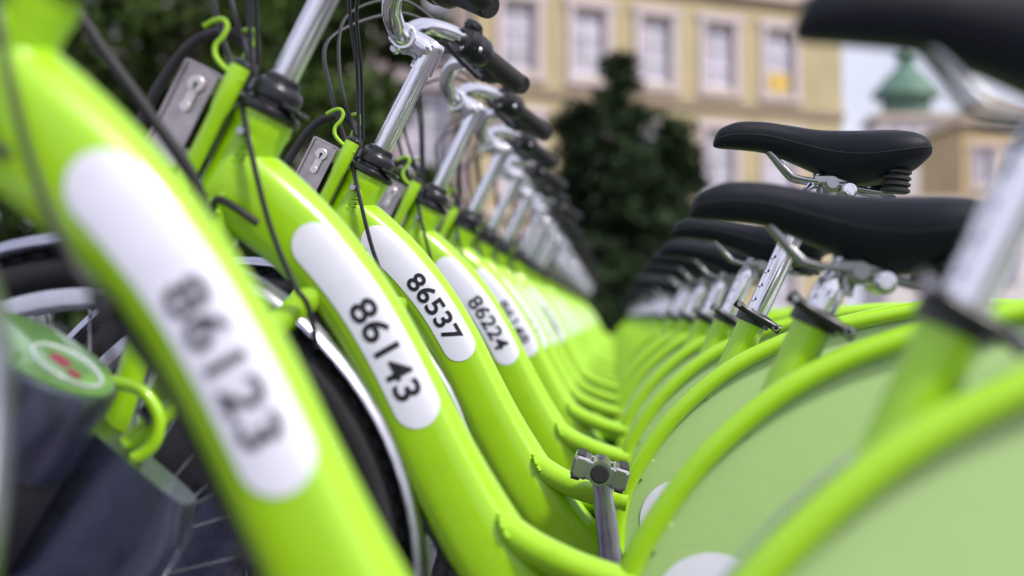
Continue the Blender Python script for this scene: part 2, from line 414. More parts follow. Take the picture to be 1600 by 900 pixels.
    for sy in (-1, 1):
        A = V(-0.221, sy * 0.211, 0.4345); E = V(-0.155, sy * 0.296, 0.3905); d = (E - A).normalized()
        b = MB(); L = (E - A).length
        prof = [(0.0150, 0.028), (0.0172, 0.030), (0.0172, 0.034), (0.0162, 0.037), (0.0160, L * 0.7), (0.0166, L - 0.010), (0.0162, L - 0.003), (0.0135, L)]
        b.lathe(A, d, prof, 26); b.build('grip', 'rubber', bar)
        # shifter and brake body
        b = MB(); b.lathe(A, d, [(0.016, -0.030), (0.024, -0.028), (0.0265, -0.020), (0.0265, -0.012), (0.023, -0.008), (0.023, -0.003), (0.025, 0.0), (0.0245, 0.018), (0.0200, 0.027), (0.0175, 0.030)], 26)
        up = d.cross(Vector((0, sy, 0))).normalized()
        if up.z < 0: up = -up
        b.lathe(A - d * 0.016 + up * 0.020, up, [(0.014, -0.008), (0.015, 0.002), (0.011, 0.009), (0.004, 0.011)], 16)
        fw = d.cross(up); fw = fw if fw.x < 0 else -fw
        b.lathe(A + d * 0.006 + fw * 0.016, fw, [(0.012, -0.004), (0.011, 0.012), (0.007, 0.016)], 14)
        ctl = b.build('shifter', 'plastic', bar)
        b = MB(); b.lathe(A - d * 0.004 - fw * 0.022, -fw, [(0.0045, 0), (0.0045, 0.003), (0.003, 0.0045)], 12); b.build('shifter_bolt', 'alu', bar); b = MB()
        b.lathe(A - d * 0.028 - fw * 0.012 - up * 0.014, -fw, [(0.004, 0), (0.004, 0.004), (0.002, 0.005)], 12)
        b.build('shifter_bolt', 'alu', bar)
        # brake lever
        p0 = A - d * 0.030 + fw * 0.010; p1 = A - d * 0.030 + fw * 0.040 - up * 0.012
        p2 = A + d * 0.02 + fw * 0.052 - up * 0.022; p3 = A + d * 0.075 + fw * 0.046 - up * 0.028
        b = MB(); b.tube(cr([tuple(p0), tuple(p1), tuple(p2), tuple(p3)], 5), [0.011, 0.011, 0.0105, 0.010, 0.009, 0.0085, 0.0075, 0.007, 0.0065, 0.0062, 0.006, 0.006, 0.006, 0.006, 0.006, 0.0065], 10, flat=0.7)
        b.build('brake_lever', 'plastic', bar)
    # bell-like round knob on the far control
    b = MB(); b.lathe(V(-0.222, 0.196, 0.462), (0.5, 0.2, 0.85), [(0.012, -0.004), (0.016, 0.0), (0.0155, 0.008), (0.010, 0.012), (0.003, 0.013)], 20)
    b.build('bell', 'plastic', bar)
    # cables from the bar to the head
    cabs = [[(-0.262, 0.165, 0.452), (-0.33, 0.15, 0.50), (-0.405, 0.08, 0.46), (-0.405, 0.03, 0.36), (-0.377, 0.012, 0.268)],
            [(-0.262, -0.165, 0.452), (-0.315, -0.15, 0.495), (-0.372, -0.07, 0.47), (-0.369, -0.03, 0.36), (-0.369, -0.012, 0.262)],
            [(-0.258, 0.168, 0.445), (-0.331, 0.13, 0.475), (-0.425, 0.05, 0.42), (-0.412, 0.0, 0.33), (-0.380, -0.020, 0.235), (-0.362, -0.040, 0.170), (-0.342, -0.043, 0.095), (-0.318, -0.041, 0.035), (-0.304, -0.036, 0.012), (-0.296, -0.030, -0.030)],
            [(-0.258, -0.168, 0.447), (-0.305, -0.14, 0.478), (-0.362, -0.06, 0.455), (-0.364, -0.022, 0.36), (-0.366, 0.006, 0.262)]]
    for k, cpts in enumerate(cabs):
        b = MB(); b.tube(cr([V(*p) for p in cpts], 8), 0.0026 if k != 2 else 0.0031, 8); b.build('cable', 'cable', root)
    # cable bundle under the main tube with ties
    pts = []
    for i in range(22):
        s = s_of(0.035) + (SL[-1] - s_of(0.035) - 0.05) * i / 21
        c, T, N = cl_at(s); pts.append(Vector((c[0], -0.010, ZC + c[1])) - N * (c[2] + 0.0022 + 0.002 * math.sin(i * 1.3)))
    b = MB(); b.tube(pts, 0.0036, 8); bd = b.build('cable', 'cable', root)
    b = MB(); b.tube([p + Vector((0.001, 0.012, -0.002)) for p in pts], 0.0035, 8); b.build('cable', 'cable', root)
    for i in (0, 9, 15):
        b = MB(); p = pts[i]; b.lathe(p - Vector((0.004, 0, -0.009)), (0.4, 0, -0.9), [(0.006, 0), (0.0095, 0.002), (0.010, 0.014), (0.006, 0.018)], 10); b.build('cable_tie', 'plastic', root)
    b = MB(); b.tube(cr([V(-0.402, -0.035, 0.108), V(-0.392, -0.048, 0.118), V(-0.372, -0.05, 0.108), V(-0.352, -0.046, 0.094)], 5), 0.0042, 8); b.build('cable_hook', 'plastic', root)
    # lock carrier at the front of the head tube
    lx = HAX.cross(Vector((0, 1, 0))).normalized()
    if lx.x < 0: lx = -lx
    Yv = Vector((0, 1, 0))
    t0 = V(-0.374, -0.030, 0.255)
    for sy in (-1, 1):
        b = MB(); a0 = Vector((t0.x, sy * 0.030, t0.z)) + (Vector((0.016, 0, -0.006)) if sy > 0 else Vector((0, 0, 0)))
        b.tube([a0, a0 - HAX * 0.003, a0 - HAX * 0.046, a0 - HAX * 0.056, a0 - HAX * 0.15], [0.0098, 0.0106, 0.0106, 0.0088, 0.0088], 20)
        tp = b.build('carrier_post', 'paint', root)
        b = MB(); b.lathe(a0 - HAX * 0.001, HAX, [(0.0105, 0), (0.011, 0.003), (0.008, 0.006), (0.003, 0.008)], 14); b.build('post_cap', 'plastic', tp)
    for dy, dx in ((-0.034, 0.0), (0.020, 0.016)):
        b = MB(); base_p = Vector((t0.x + dx, dy, t0.z)) - HAX * 0.012
        loc = [(0.010, -0.002), (-0.012, 0.002), (-0.026, 0.008), (-0.032, 0.018), (-0.029, 0.030), (-0.030, 0.041), (-0.037, 0.045), (-0.045, 0.040), (-0.052, 0.030)]
        b.tube(cr([base_p + lx * u + HAX * v_ for u, v_ in loc], 4), 0.0027, 8); b.build('lock_hook', 'paint', root)
    lc = V(-0.437, -0.026, 0.208)
    b = MB(); b.box(lc + Yv * 0.022, 0.0195, 0.024, 0.053, (lx, Yv, HAX), 0.003); lb = b.build('lock_case', 'nickel', root)
    b = MB()                                              # raised rim of the face
    for (u0, v0, hu, hv) in ((-0.0180, 0, 0.0014, 0.0520), (0.0180, 0, 0.0014, 0.0520), (0, 0.0518, 0.0166, 0.0014), (0, -0.0518, 0.0166, 0.0014)):
        b.box(lc + lx * u0 + HAX * v0 - Yv * 0.0036, hu, 0.0022, hv, (lx, Yv, HAX))
    b.build('face_rim', 'nickel', lb)
    fy = -0.0031
    b = MB(); kc = lc + HAX * 0.033 + lx * 0.002
    b.lathe(kc + Yv * fy, -Yv, [(0.0088, 0), (0.0088, 0.003), (0.0080, 0.0035)], 24)
    b.box(kc - HAX * 0.013 + Yv * (fy - 0.0013), 0.0055, 0.0014, 0.012, (lx, Yv, HAX), 0.0008)
    b.lathe(kc - HAX * 0.025 + Yv * fy, -Yv, [(0.0055, 0), (0.0055, 0.0028), (0.0050, 0.0031)], 18)
    kb = b.build('lock_cylinder', 'nickel_pale', lb)
    b = MB(); b.lathe(kc + Yv * (fy - 0.0034), -Yv, [(0.0024, 0), (0.0024, 0.0006)], 12); b.box(kc - HAX * 0.003 + Yv * (fy - 0.0036), 0.0011, 0.0005, 0.0032, (lx, Yv, HAX))
    b.build('keyhole', 'ink', lb)
    b = MB(); b.box(lc + Yv * 0.0235 + lx * 0.0285 + HAX * 0.000, 0.0085, 0.02, 0.030, (lx, Yv, HAX), 0.002); b.build('lock_spacer', 'plastic', root)
    b = MB(); b.box(lc + lx * 0.0290 + HAX * 0.018 + Yv * 0.0025, 0.004, 0.006, 0.0135, (lx, Yv, HAX), 0.0015); b.build('carrier_tab', 'paint', root)
    b = MB(); b.tube(cr([tuple(lc + HAX * 0.04 + Yv * 0.04 + lx * 0.045), tuple(lc + HAX * 0.083 + Yv * 0.045 + lx * 0.028), tuple(lc + HAX * 0.098 + Yv * 0.045 - lx * 0.006), tuple(lc + HAX * 0.07 + Yv * 0.04 - lx * 0.036), tuple(lc + HAX * 0.01 + Yv * 0.04 - lx * 0.048), tuple(lc - HAX * 0.06 + Yv * 0.03 - lx * 0.045)], 7), 0.0062, 12)
    b.build('lock_cable', 'rubber', root)
    b = MB(); b.lathe(V(-0.373, -0.036, 0.188), -Yv, [(0.005, -0.006), (0.005, 0), (0.004, 0.003)], 10); b.build('carrier_bolt', 'alu', root)
    # fork
    crown = HEAD - HAX * 0.200
    for sy in (-1, 1):
        b = MB(); b.tube(cr([tuple(crown + Vector((0, sy * 0.012, 0.004))), tuple(crown + Vector((-0.006, sy * 0.042, -0.010))), tuple(crown + Vector((-0.022, sy * 0.054, -0.050))), tuple(crown * 0.45 + FA * 0.55 + Vector((-0.004, sy * 0.054, 0))), tuple(FA + Vector((0.002, sy * 0.052, 0.006)))], 6),
                         [0.0155] * 8 + [0.0150] * 6 + [0.0140] * 4 + [0.0125] * 4 + [0.0105] * 3, 14)
        b.build('fork_blade', 'paint', root)
    b = MB(); b.lathe(crown - HAX * 0.016, HAX, [(0.022, 0), (0.030, 0.006), (0.033, 0.022), (0.031, 0.030)], 24); b.build('fork_crown', 'paint', root)
    b = MB(); b.box(FA + Vector((0.13, -0.012, 0.300)), 0.060, 0.020, 0.006, (Vector((0.86, 0, -0.5)), Yv, Vector((0.5, 0, 0.86))), 0.004); b.build('fender_bracket', 'paint', root)
    wheel(root, FA, 'front_wheel')
    ff = fender_strip('front_mudguard', FA, 0.353, -38, 150, 0.028, 'fender', root)
    for ang in (-12, 118):
        b = MB(); a = R(ang)
        for sy in (-1, 1):
            p = FA + Vector((math.cos(a) * 0.352, sy * 0.030, math.sin(a) * 0.352))
            b.tube(cr([tuple(FA + Vector((0, sy * 0.056, 0))), tuple((FA + p) / 2 + Vector((0, sy * 0.014, 0))), tuple(p + Vector((math.cos(a) * 0.006, 0, math.sin(a) * 0.006)))], 4), 0.0021, 7)
        p = FA + Vector((math.cos(a) * 0.360, 0, math.sin(a) * 0.360))
        b.tube([p + Vector((0, -0.031, 0)), p + Vector((0, 0.031, 0))], 0.0021, 7)
        b.build('mudguard_stay', 'spoke', ff)
    b = MB(); a = R(-5); p = FA + Vector((math.cos(a) * 0.364, 0, math.sin(a) * 0.364))
    b.box(p, 0.004, 0.012, 0.022, (Vector((math.cos(a), 0, math.sin(a))), Yv, Vector((-math.sin(a), 0, math.cos(a)))), 0.002); b.build('reflector', 'reflector', ff)
    b = MB()                                              # rubber flap at the tail of the guard
    a0 = R(-20); q0 = FA + Vector((math.cos(a0) * 0.362, 0, math.sin(a0) * 0.362))
    b.box(q0 + Vector((0.010, 0, -0.07)), 0.004, 0.034, 0.075, (Vector((0.96, 0, 0.28)), Yv, Vector((-0.28, 0, 0.96))), 0.002); b.build('mud_flap', 'rubber', ff)
    # docking arm and loop on the near side
    b = MB(); A0 = V(-0.272, 0.004, 0.050); A1 = V(-0.478, -0.082, -0.128)
    b.tube(cr([tuple(A0), tuple(A0 * 0.6 + A1 * 0.4), tuple(A1)], 6), [0.0165, 0.0165, 0.016, 0.0155, 0.015, 0.0145, 0.013, 0.012, 0.011, 0.0105, 0.010, 0.010, 0.010], 16)
    da = b.build('docking_arm', 'paint', root)
    LX, LZ = -0.014, -0.008
    b = MB(); b.tube(cr([p_ + Vector((LX, 0, LZ)) for p_ in [V(-0.496, -0.100, -0.044), V(-0.466, -0.100, -0.054), V(-0.438, -0.100, -0.062), V(-0.421, -0.100, -0.088), V(-0.428, -0.100, -0.116), V(-0.456, -0.100, -0.130), V(-0.500, -0.100, -0.122)]], 7), 0.0066, 12)
    b.build('docking_loop', 'paint', da)
    b = MB(); b.tube([V(-0.452, -0.090, -0.085), V(-0.440, -0.090, -0.098)], 0.010, 10); b.build('arm_clip', 'plastic', da); b = MB(); b.tube([V(-0.425, -0.098, -0.06), V(-0.418, -0.070, -0.05)], 0.010, 10); b.build('arm_clip', 'plastic', da)
    # twin rear loops
    for sy in (-1, 1):
        b = MB(); yy = -0.052 if sy < 0 else 0.046
        pts = [loop_off(i, 0 if sy < 0 else 0.022) + Vector((0, yy, 0)) for i in range(len(LOOP))]
        b.tube(pts, 0.0118, 18); b.build('rear_loop', 'paint', root)
        dz_ = 0.0 if sy < 0 else -0.024
        b = MB(); b.tube(cr([V(-0.148, sy * 0.000, -0.176), V(-0.120, sy * 0.007, -0.203), V(-0.084, sy * 0.023, -0.226 + dz_), V(-0.042, sy * 0.040, -0.243 + dz_), V(-0.006, sy * 0.050, -0.253 + dz_), V(0.020, sy * 0.052, -0.258 + dz_)], 8),
                         [0.0188 - 0.0033 * i / 40 for i in range(41)], 20)
        b.build('upper_stay', 'paint', root)
        b = MB(); b.tube([BB + Vector((0.01, sy * 0.030, 0)), RA + Vector((-0.20, sy * 0.052, 0.01)), RA + Vector((-0.02, sy * 0.058, 0))], [0.016, 0.012, 0.010], 12); b.build('chain_stay', 'paint', root)
    # side panels
    for sy in (-1, 1):
        b = MB(); n = len(LOOP) - 1; yo = sy * 0.046; ex = 0.0 if sy < 0 else 0.022
        Cc = Vector((LC[0], 0, ZC + LC[1] - 0.06))
        outer = [loop_off(i, 0.0095 + ex) + Vector((0, yo, 0)) for i in range(n + 1)]
        mid = [loop_off(i, 0.045 + ex) + Vector((0, yo + sy * 0.0055, 0)) for i in range(n + 1)]
        inn = [Cc + (Vector((p.x, 0, p.z)) - Cc) * 0.2 + Vector((0, yo + sy * 0.010, 0)) for p in mid]
        bo = [p - Vector((0, sy * 0.003, 0)) for p in outer]; bm_ = [p - Vector((0, sy * 0.003, 0)) for p in mid]; bi = [p - Vector((0, sy * 0.003, 0)) for p in inn]
        rows = [bi, inn, mid, outer, bo]; m_ = n + 1
        b.add([p for r in rows for p in r], [(i * m_ + j, i * m_ + j + 1, (i + 1) * m_ + j + 1, (i + 1) * m_ + j) for i in range(4) for j in range(n)])
        pn = b.build('wheel_panel', 'panel', root)
        if sy < 0:
            b = MB(); cx, cz, rr = 0.095, ZC - 0.284, 0.0575; ring = [Vector((cx, 0, cz))]
            vs = []; fs = []
            NR = 6; NA = 48
            for q in range(NR + 1):
                for j in range(NA):
                    a = 2 * PI * j / NA; p = Vector((cx + math.cos(a) * rr * q / NR, 0, cz + math.sin(a) * rr * q / NR))
                    dd = min(math.hypot(p.x - l_[0], p.z - ZC - l_[1]) for l_ in LOOP)
                    off = 0.0055 * min(max((dd - 0.0095) / 0.0355, 0), 1) + 0.0045 * min(max((dd - 0.045) / 0.22, 0), 1)
                    vs.append((p.x, yo - off - 0.0012, p.z))
            for q in range(NR):
                for j in range(NA): fs.append((q * NA + j, q * NA + (j + 1) % NA, (q + 1) * NA + (j + 1) % NA, (q + 1) * NA + j))
            b.add(vs, fs); b.build('round_sticker', 'sticker', pn)
            for i_ in (14, 27, 41):                        # fixing tabs at the rim of the panel
                b = MB(); p = loop_off(i_, 0.012) + Vector((0, yo - 0.002, 0)); tg = (loop_off(i_ + 1, 0.012) - loop_off(i_ - 1, 0.012)).normalized()
                b.box(p, 0.016, 0.002, 0.004, (tg, Yv, tg.cross(Yv)), 0.0008); b.build('panel_tab', 'panel', pn)
            b = MB(); b.tube([loop_off(i, 0.0105) + Vector((0, yo - 0.0008, 0)) for i in range(6, n - 6)], 0.0014, 6); b.build('panel_edge', 'rubber', pn)
    b = MB(); rg = []
    for i in range(8, len(LOOP) - 8):
        nn = (loop_off(i, -0.01) - loop_off(i, 0)).normalized(); p = loop_off(i, 0)
        sec = [(-1, -0.6), (-0.85, -0.1), (-0.5, 0.12), (-0.44, 0.3), (-0.38, 0.18), (0, 0.35), (0.38, 0.18), (0.44, 0.3), (0.5, 0.12), (0.85, -0.1), (1, -0.6)]
        rg.append([p + nn * (0.010 * h) + Yv * (0.040 * t) for t, h in sec] + [p + nn * (0.010 * h - 0.0015) + Yv * (0.039 * t) for t, h in reversed(sec)])
    b.rings(rg, True); b.build('rear_mudguard', 'fender', root, 50)
    wheel(root, RA, 'rear_wheel')
    # seat tube, collar, post
    b = MB(); b.tube([CLAMP, CLAMP - POST * 0.02, CLAMP - POST * 0.22, BB + Vector((0.03, 0, 0.02))], [0.0205, 0.0200, 0.0205, 0.024], 24); b.build('seat_tube', 'paint', root)
    b = MB(); b.lathe(CLAMP - POST * 0.006, POST, [(0.0212, 0), (0.0248, 0.001), (0.0252, 0.014), (0.0235, 0.018), (0.0170, 0.0195)], 28)
    pxx = POST.cross(Yv).normalized(); pxx = pxx if pxx.x > 0 else -pxx
    sc = b.build('seat_clamp', 'plastic', root)
    b = MB(); k0 = CLAMP + POST * 0.006 - Yv * 0.0285
    b.tube(cr([tuple(k0 - pxx * 0.036 + POST * 0.007), tuple(k0 - pxx * 0.015 + POST * 0.002), tuple(k0 + pxx * 0.012 - POST * 0.001 - Yv * 0.003), tuple(k0 + pxx * 0.036 - POST * 0.004)], 4), [0.0065, 0.0062, 0.0058, 0.0055, 0.0052, 0.005, 0.005, 0.005, 0.0052, 0.0056, 0.006, 0.0066, 0.007], 10)
    lv = b.build('clamp_lever', 'plastic', sc)
    b = MB(); b.lathe(k0 + pxx * 0.030 - Yv * 0.004 - POST * 0.003, -Yv, [(0.0052, 0), (0.0052, 0.0032), (0.0036, 0.0034), (0.0036, 0.0015)], 14); b.build('lever_pivot', 'alu', sc); b = MB(); b.lathe(k0 - pxx * 0.030 - Yv * 0.003 + POST * 0.006, -Yv, [(0.0036, 0), (0.0036, 0.004)], 10); b.build('lever_pivot', 'alu', sc)
    b = MB(); b.tube([CLAMP - POST * 0.20, CLAMP + POST * 0.080, CLAMP + POST * 0.092, CLAMP + POST * 0.104], [0.0160, 0.0160, 0.0150, 0.0112], 32)
    b.tube([CLAMP + POST * 0.098, CLAMP + POST * 0.120], [0.0112, 0.0108], 20)
    sp = b.build('seat_post', 'chrome', root)
    b = MB()                                             # height scale engraved on the flank
    for k in range(9):
        p = CLAMP + POST * (-0.105 + 0.022 * k); ang = R(212)
        dr = (pxx * math.cos(ang) * -1 * -1 + Yv * math.sin(ang)); 
        tg = POST.cross(dr).normalized()
        b.box(p + dr * 0.01605, 0.0022, 0.00025, 0.0007, (tg, dr, POST))
        b.box(p + POST * 0.004 + dr * 0.01605 + tg * 0.0042, 0.0012, 0.00025, 0.0022, (tg, dr, POST))
    b.build('height_marks', 'ink', sp)
    # saddle
    o_ = CLAMP + POST * 0.147                             # rail clamp point
    def SP(x, y, z): return Vector((o_.x + x, y, o_.z + z))
    prof = [  # x, half width, top, bottom
        (-0.163, 0.006, 0.027, 0.019), (-0.158, 0.013, 0.039, 0.017), (-0.150, 0.019, 0.0465, 0.016), (-0.126, 0.023, 0.054, 0.014), (-0.089, 0.026, 0.053, 0.009), (-0.055, 0.031, 0.0475, -0.004),
        (-0.019, 0.041, 0.042, -0.020), (0.012, 0.054, 0.0405, -0.034), (0.040, 0.068, 0.040, -0.040), (0.070, 0.081, 0.040, -0.038), (0.097, 0.086, 0.038, -0.030), (0.116, 0.083, 0.033, -0.020), (0.128, 0.073, 0.025, -0.010), (0.134, 0.060, 0.014, -0.004), (0.136, 0.045, 0.006, 0.001)]
    PS = cr(prof, 4)
    b = MB(); rg = []
    for x, hw, zt, zb in PS:
        ring = []
        h = zt - zb; zc = zb + h * 0.52
        for j in range(28):
            a = 2 * PI * j / 28; cx = math.cos(a); sz = math.sin(a)
            yv = hw * math.copysign(abs(cx) ** 0.72, cx)
            zz = zc + (zt - zc if sz > 0 else zc - zb) * math.copysign(abs(sz) ** (0.80 if sz > 0 else 0.70), sz)
            if sz < 0: yv *= 1 - 0.12 * (-sz)
            if sz > 0.6: zz -= 0.0035 * (sz - 0.6) / 0.4 * max(0, min(1, (x + 0.05) / 0.1)) * (1 - abs(cx))   # shallow centre dip
            ring.append(SP(x, yv, zz))
        rg.append(ring)
    b.rings(rg, True); sd_ = b.build('saddle', 'leather', root, 60)
    b = MB(); b.tube([SP(x, 0, zb + (zt - zb) * 0.5) + Vector((0, -hw * 0.998, 0)) for x, hw, zt, zb in PS[3:-6]], 0.0009, 5)
    b.build('seam', 'rubber', sd_)
    for sy in (-1, 1):
        b = MB(); b.tube(cr([SP(-0.092, sy * 0.008, 0.018), SP(-0.080, sy * 0.012, 0.006), SP(-0.058, sy * 0.019, -0.020), SP(-0.044, sy * 0.022, -0.029), SP(0.0, sy * 0.022, -0.0365), SP(0.045, sy * 0.024, -0.046), SP(0.080, sy * 0.034, -0.052), SP(0.098, sy * 0.044, -0.044)], 6), 0.0036, 10)
        b.build('saddle_rail', 'rail', sd_)
        b = MB(); cc = SP(0.084, sy * 0.050, -0.054); pr = []
        for k in range(5): pr += [(0.0165, k * 0.0085), (0.0205, k * 0.0085 + 0.0025), (0.0205, k * 0.0085 + 0.0055), (0.0165, k * 0.0085 + 0.008)]
        b.lathe(cc, (0.1, 0, 1), pr, 20); b.build('spring_bellows', 'rubber', sd_)
    b = MB()
    b.lathe(SP(0.002, -0.030, -0.036), Yv, [(0.0085, 0), (0.0085, 0.006), (0.014, 0.008), (0.014, 0.052), (0.0085, 0.054), (0.0085, 0.060)], 20)
    b.lathe(SP(0.026, -0.028, -0.047), Yv, [(0.006, 0), (0.012, 0.002), (0.0125, 0.010), (0.0125, 0.046), (0.012, 0.054), (0.006, 0.056)], 20)
    b.box(SP(0.004, 0, -0.031), 0.026, 0.026, 0.006, None, 0.002)
    b.tube([SP(-0.012, 0, -0.060), SP(-0.002, 0, -0.018)], 0.0100, 14)
    b.build('saddle_clamp', 'rail', sd_)
    b = MB(); b.lathe(SP(0.026, -0.0285, -0.047), -Yv, [(0.0095, -0.002), (0.0095, 0.002), (0.007, 0.0025), (0.007, 0.001), (0.004, 0.001), (0.004, 0.003)], 18); b.build('clamp_bolt', 'chrome', sd_)
    # bottom bracket, crank, pedal
    b = MB(); b.lathe(BB - Yv * 0.038, Yv, [(0.020, 0), (0.0255, 0.003), (0.0255, 0.073), (0.020, 0.076)], 24); b.build('bottom_bracket', 'paint', root)
    b = MB(); b.lathe(BB + Yv * 0.045, Yv, [(0.085, 0), (0.088, 0.001), (0.088, 0.004), (0.085, 0.005)], 40); b.build('chain_ring', 'plastic', root)
    cn = empty('crank', (BB.x, 0, BB.z)); cn.parent = root
    # built in crank space: +z along the near arm
    def arm(sgn):
        b = MB(); y0 = -0.062 * sgn
        path = [(0, y0 + 0.018 * sgn, 0), (0, y0 + 0.008 * sgn, 0.02 * sgn), (0, y0, 0.06 * sgn), (0, y0 - 0.004 * sgn, 0.12 * sgn), (0, y0 - 0.008 * sgn, 0.165 * sgn)]
        b.tube(cr(path, 5), [0.019] * 4 + [0.0175] * 5 + [0.0155] * 6 + [0.0140] * 5 + [0.0145], 16, flat=0.60)
        return b.build('crank_arm', 'alu', cn)
    arm(1); arm(-1)
    def pedal(sgn):
        y0 = -0.075 * sgn; zc = 0.165 * sgn; b = MB()
        yc = y0 - 0.055 * sgn
        Xp, Zp = Vector((0.92, 0, -0.39)), Vector((0.39, 0, 0.92))
        C = Vector((0, yc, zc))
        b.tube([(0, y0, zc), (0, y0 - 0.1035 * sgn, zc)], [0.0165, 0.0165], 24)
        for e in (-1, 1):
            b.box(C + Xp * (0.0265 * e), 0.0115, 0.045, 0.0145, (Xp, Yv, Zp), 0.003)
        for e in (-1, 1):
            b.box(C + Yv * (0.041 * e), 0.020, 0.0055, 0.0125, (Xp, Yv, Zp), 0.002)
        p_ = b.build('pedal', 'rail', cn)
        return C, Xp, Zp, sgn, zc, y0
    for sgn in (1, -1):
        C, Xp, Zp, sg, zc, y0 = pedal(sgn)
        b = MB()
        b.lathe((0, y0 - 0.1035 * sg, zc), (0, -sg, 0), [(0.0128, -0.004), (0.0128, 0.0012), (0.0105, 0.002)], 22)
        for e in (-1, 1):
            for q in (-1, 1):
                b.box(C + Xp * (0.030 * e) + Zp * (0.0150 * q), 0.0060, 0.042, 0.0026, (Xp, Yv, Zp), 0.001)
        b.build('pedal_grip', 'rubber', cn)
    return root

STEER = {'stem', 'handlebar', 'headset', 'front_wheel', 'fork_blade', 'fork_crown', 'front_mudguard', 'fender_bracket'}
def base(n): return n.split('.')[0]
proto = make_bike()
DET = 11                                                  # bicycles with all their parts; beyond that the parts are a few pixels
N_BIKES = 30
Y0, PITCH = 0.82, 0.62
tune = {  # k: (number, sticker shift, saddle lift, steer, crank, label)
    0: ('86123', 0.000, 0.020, -50.0, 100, 'green rental bicycle numbered 86123, nearest the camera and badly out of focus'),
    1: ('86143', 0.006, -0.052, 0.0, 95, 'green rental bicycle numbered 86143 with the lowest saddle, second in the row'),
    2: ('86537', -0.048, 0.108, 0.5, -6, 'sharp green rental bicycle numbered 86537 with a high saddle and raised pedal'),
    3: ('86224', -0.020, 0.004, -1.0, 88, 'green rental bicycle numbered 86224, right behind the one numbered 86537'),
    4: ('86148', -0.018, -0.004, 1.0, 97, 'green rental bicycle with blurred number, directly behind 86224, fifth in the row'),
    5: ('86201', -0.014, 0.000, -1.5, 92, 'green rental bicycle with a faint blurred number, sixth from the camera'),
    6: ('86315', -0.010, -0.006, 1.0, 100, 'green rental bicycle with pale blurred sticker, seventh from the camera'),
    7: ('86092', -0.016, 0.022, -3.5, 84, 'green rental bicycle in the middle of the row, eighth from the camera'),
    8: ('86410', -0.004, -0.018, 3.0, 98, 'green rental bicycle in the middle of the row, ninth from the camera'),
    9: ('86277', -0.010, 0.006, -1.5, 90, 'green rental bicycle in the middle of the row, tenth from the camera'),
    10: ('86350', -0.020, -0.008, 2.5, 95, 'green rental bicycle in the middle of the row, eleventh from the camera'),
}
def steer_children(rt, deg):
    Rm = Matrix.Translation(HEAD) @ Matrix.Rotation(R(deg), 4, HAX) @ Matrix.Translation(-HEAD)
    for ch in rt.children:
        if base(ch.name) in STEER: ch.matrix_local = Rm @ ch.matrix_local
GRP = 'green rental bicycles parked in a row'
bikes = []
for k in range(DET):
    bikes.append(proto if k == 0 else copy_tree(proto))
for k, rt in enumerate(bikes):
    num, sh, lift, st, ck, lab = tune[k]
    tag(rt, lab, 'bicycle', GRP)
    rt.location = (0.0, Y0 + PITCH * k, 0)
    if k == 0: rt.location.y += 0.035
    if k == 3: rt.location.x = 0.009
    if k > 3: rt.location.x = random.uniform(-0.006, 0.012)
    rt.rotation_euler = (R(random.uniform(-0.8, 0.8)) if k > 2 else 0, 0, R(random.uniform(-0.5, 0.5)) if k > 2 else 0)
    stk, s0 = make_sticker(rt, sh)
    make_number(stk, num, s0)
    steer_children(rt, st)
    if k == 0:                                            # this one stands with its docking arm out of the post
        for ch in list(rt.children):
            if base(ch.name) == 'docking_arm':
                for g_ in list(ch.children): bpy.data.objects.remove(g_)
                bpy.data.objects.remove(ch)
    if k == 1:
        b = MB(); b.tube(cr([V(-0.56, -0.20, 0.42), V(-0.477, -0.20, 0.273), V(-0.418, -0.20, 0.190), V(-0.374, -0.185, 0.120), V(-0.368, -0.16, 0.055), V(-0.395, -0.10, -0.02)], 8), 0.0055, 10); b.build('lock_cable', 'rubber', rt)
    for ch in rt.children:
        if base(ch.name) in ('saddle', 'seat_post'): ch.location = ch.location + POST * lift
        if base(ch.name) == 'crank': ch.rotation_euler = (0, R(ck), 0)
# far bicycles: one mesh each, joined from the same parts
def joined_mesh(rt):
    vs = []; fs = []; mi = []; sm = []; mats = []
    inv = rt.matrix_world.inverted()
    bpy.context.view_layer.update()
    inv = rt.matrix_world.inverted()
    skip = {'spokes', 'number', 'height_marks', 'weld_bead', 'hub', 'face_rim', 'keyhole', 'lever_pivot', 'seam'}
    def walk(o):
        if o.type == 'MESH' and base(o.name) not in skip:
            mw = inv @ o.matrix_world; off = len(vs); m_ = o.data.materials[0]
            if m_ not in mats: mats.append(m_)
            vs.extend([tuple(mw @ v.co) for v in o.data.vertices])
            for p in o.data.polygons:
                fs.append(tuple(i + off for i in p.vertices)); mi.append(mats.index(m_)); sm.append(p.use_smooth)
        for c in o.children: walk(c)
    walk(rt)
    me = bpy.data.meshes.new('rental_bicycle'); me.from_pydata(vs, [], fs)
    for m_ in mats: me.materials.append(m_)
    me.polygons.foreach_set('material_index', mi); me.polygons.foreach_set('use_smooth', sm)
    return me
far_set = [joined_mesh(bikes[q_]) for q_ in (7, 8, 9, 10)]
for k in range(DET, N_BIKES):
    o = bpy.data.objects.new('rental_bicycle', far_set[(k * 7 + k // 3) % 4]); COL.objects.link(o)
    o.location = (random.uniform(-0.008, 0.010), Y0 + PITCH * k, 0); o.rotation_euler = (R(random.uniform(-1, 1)), 0, R(random.uniform(-0.8, 0.8)))
    tag(o, 'small blurred green rental bicycle towards the far end of the row', 'bicycle', 'far bicycles at the end of the row')

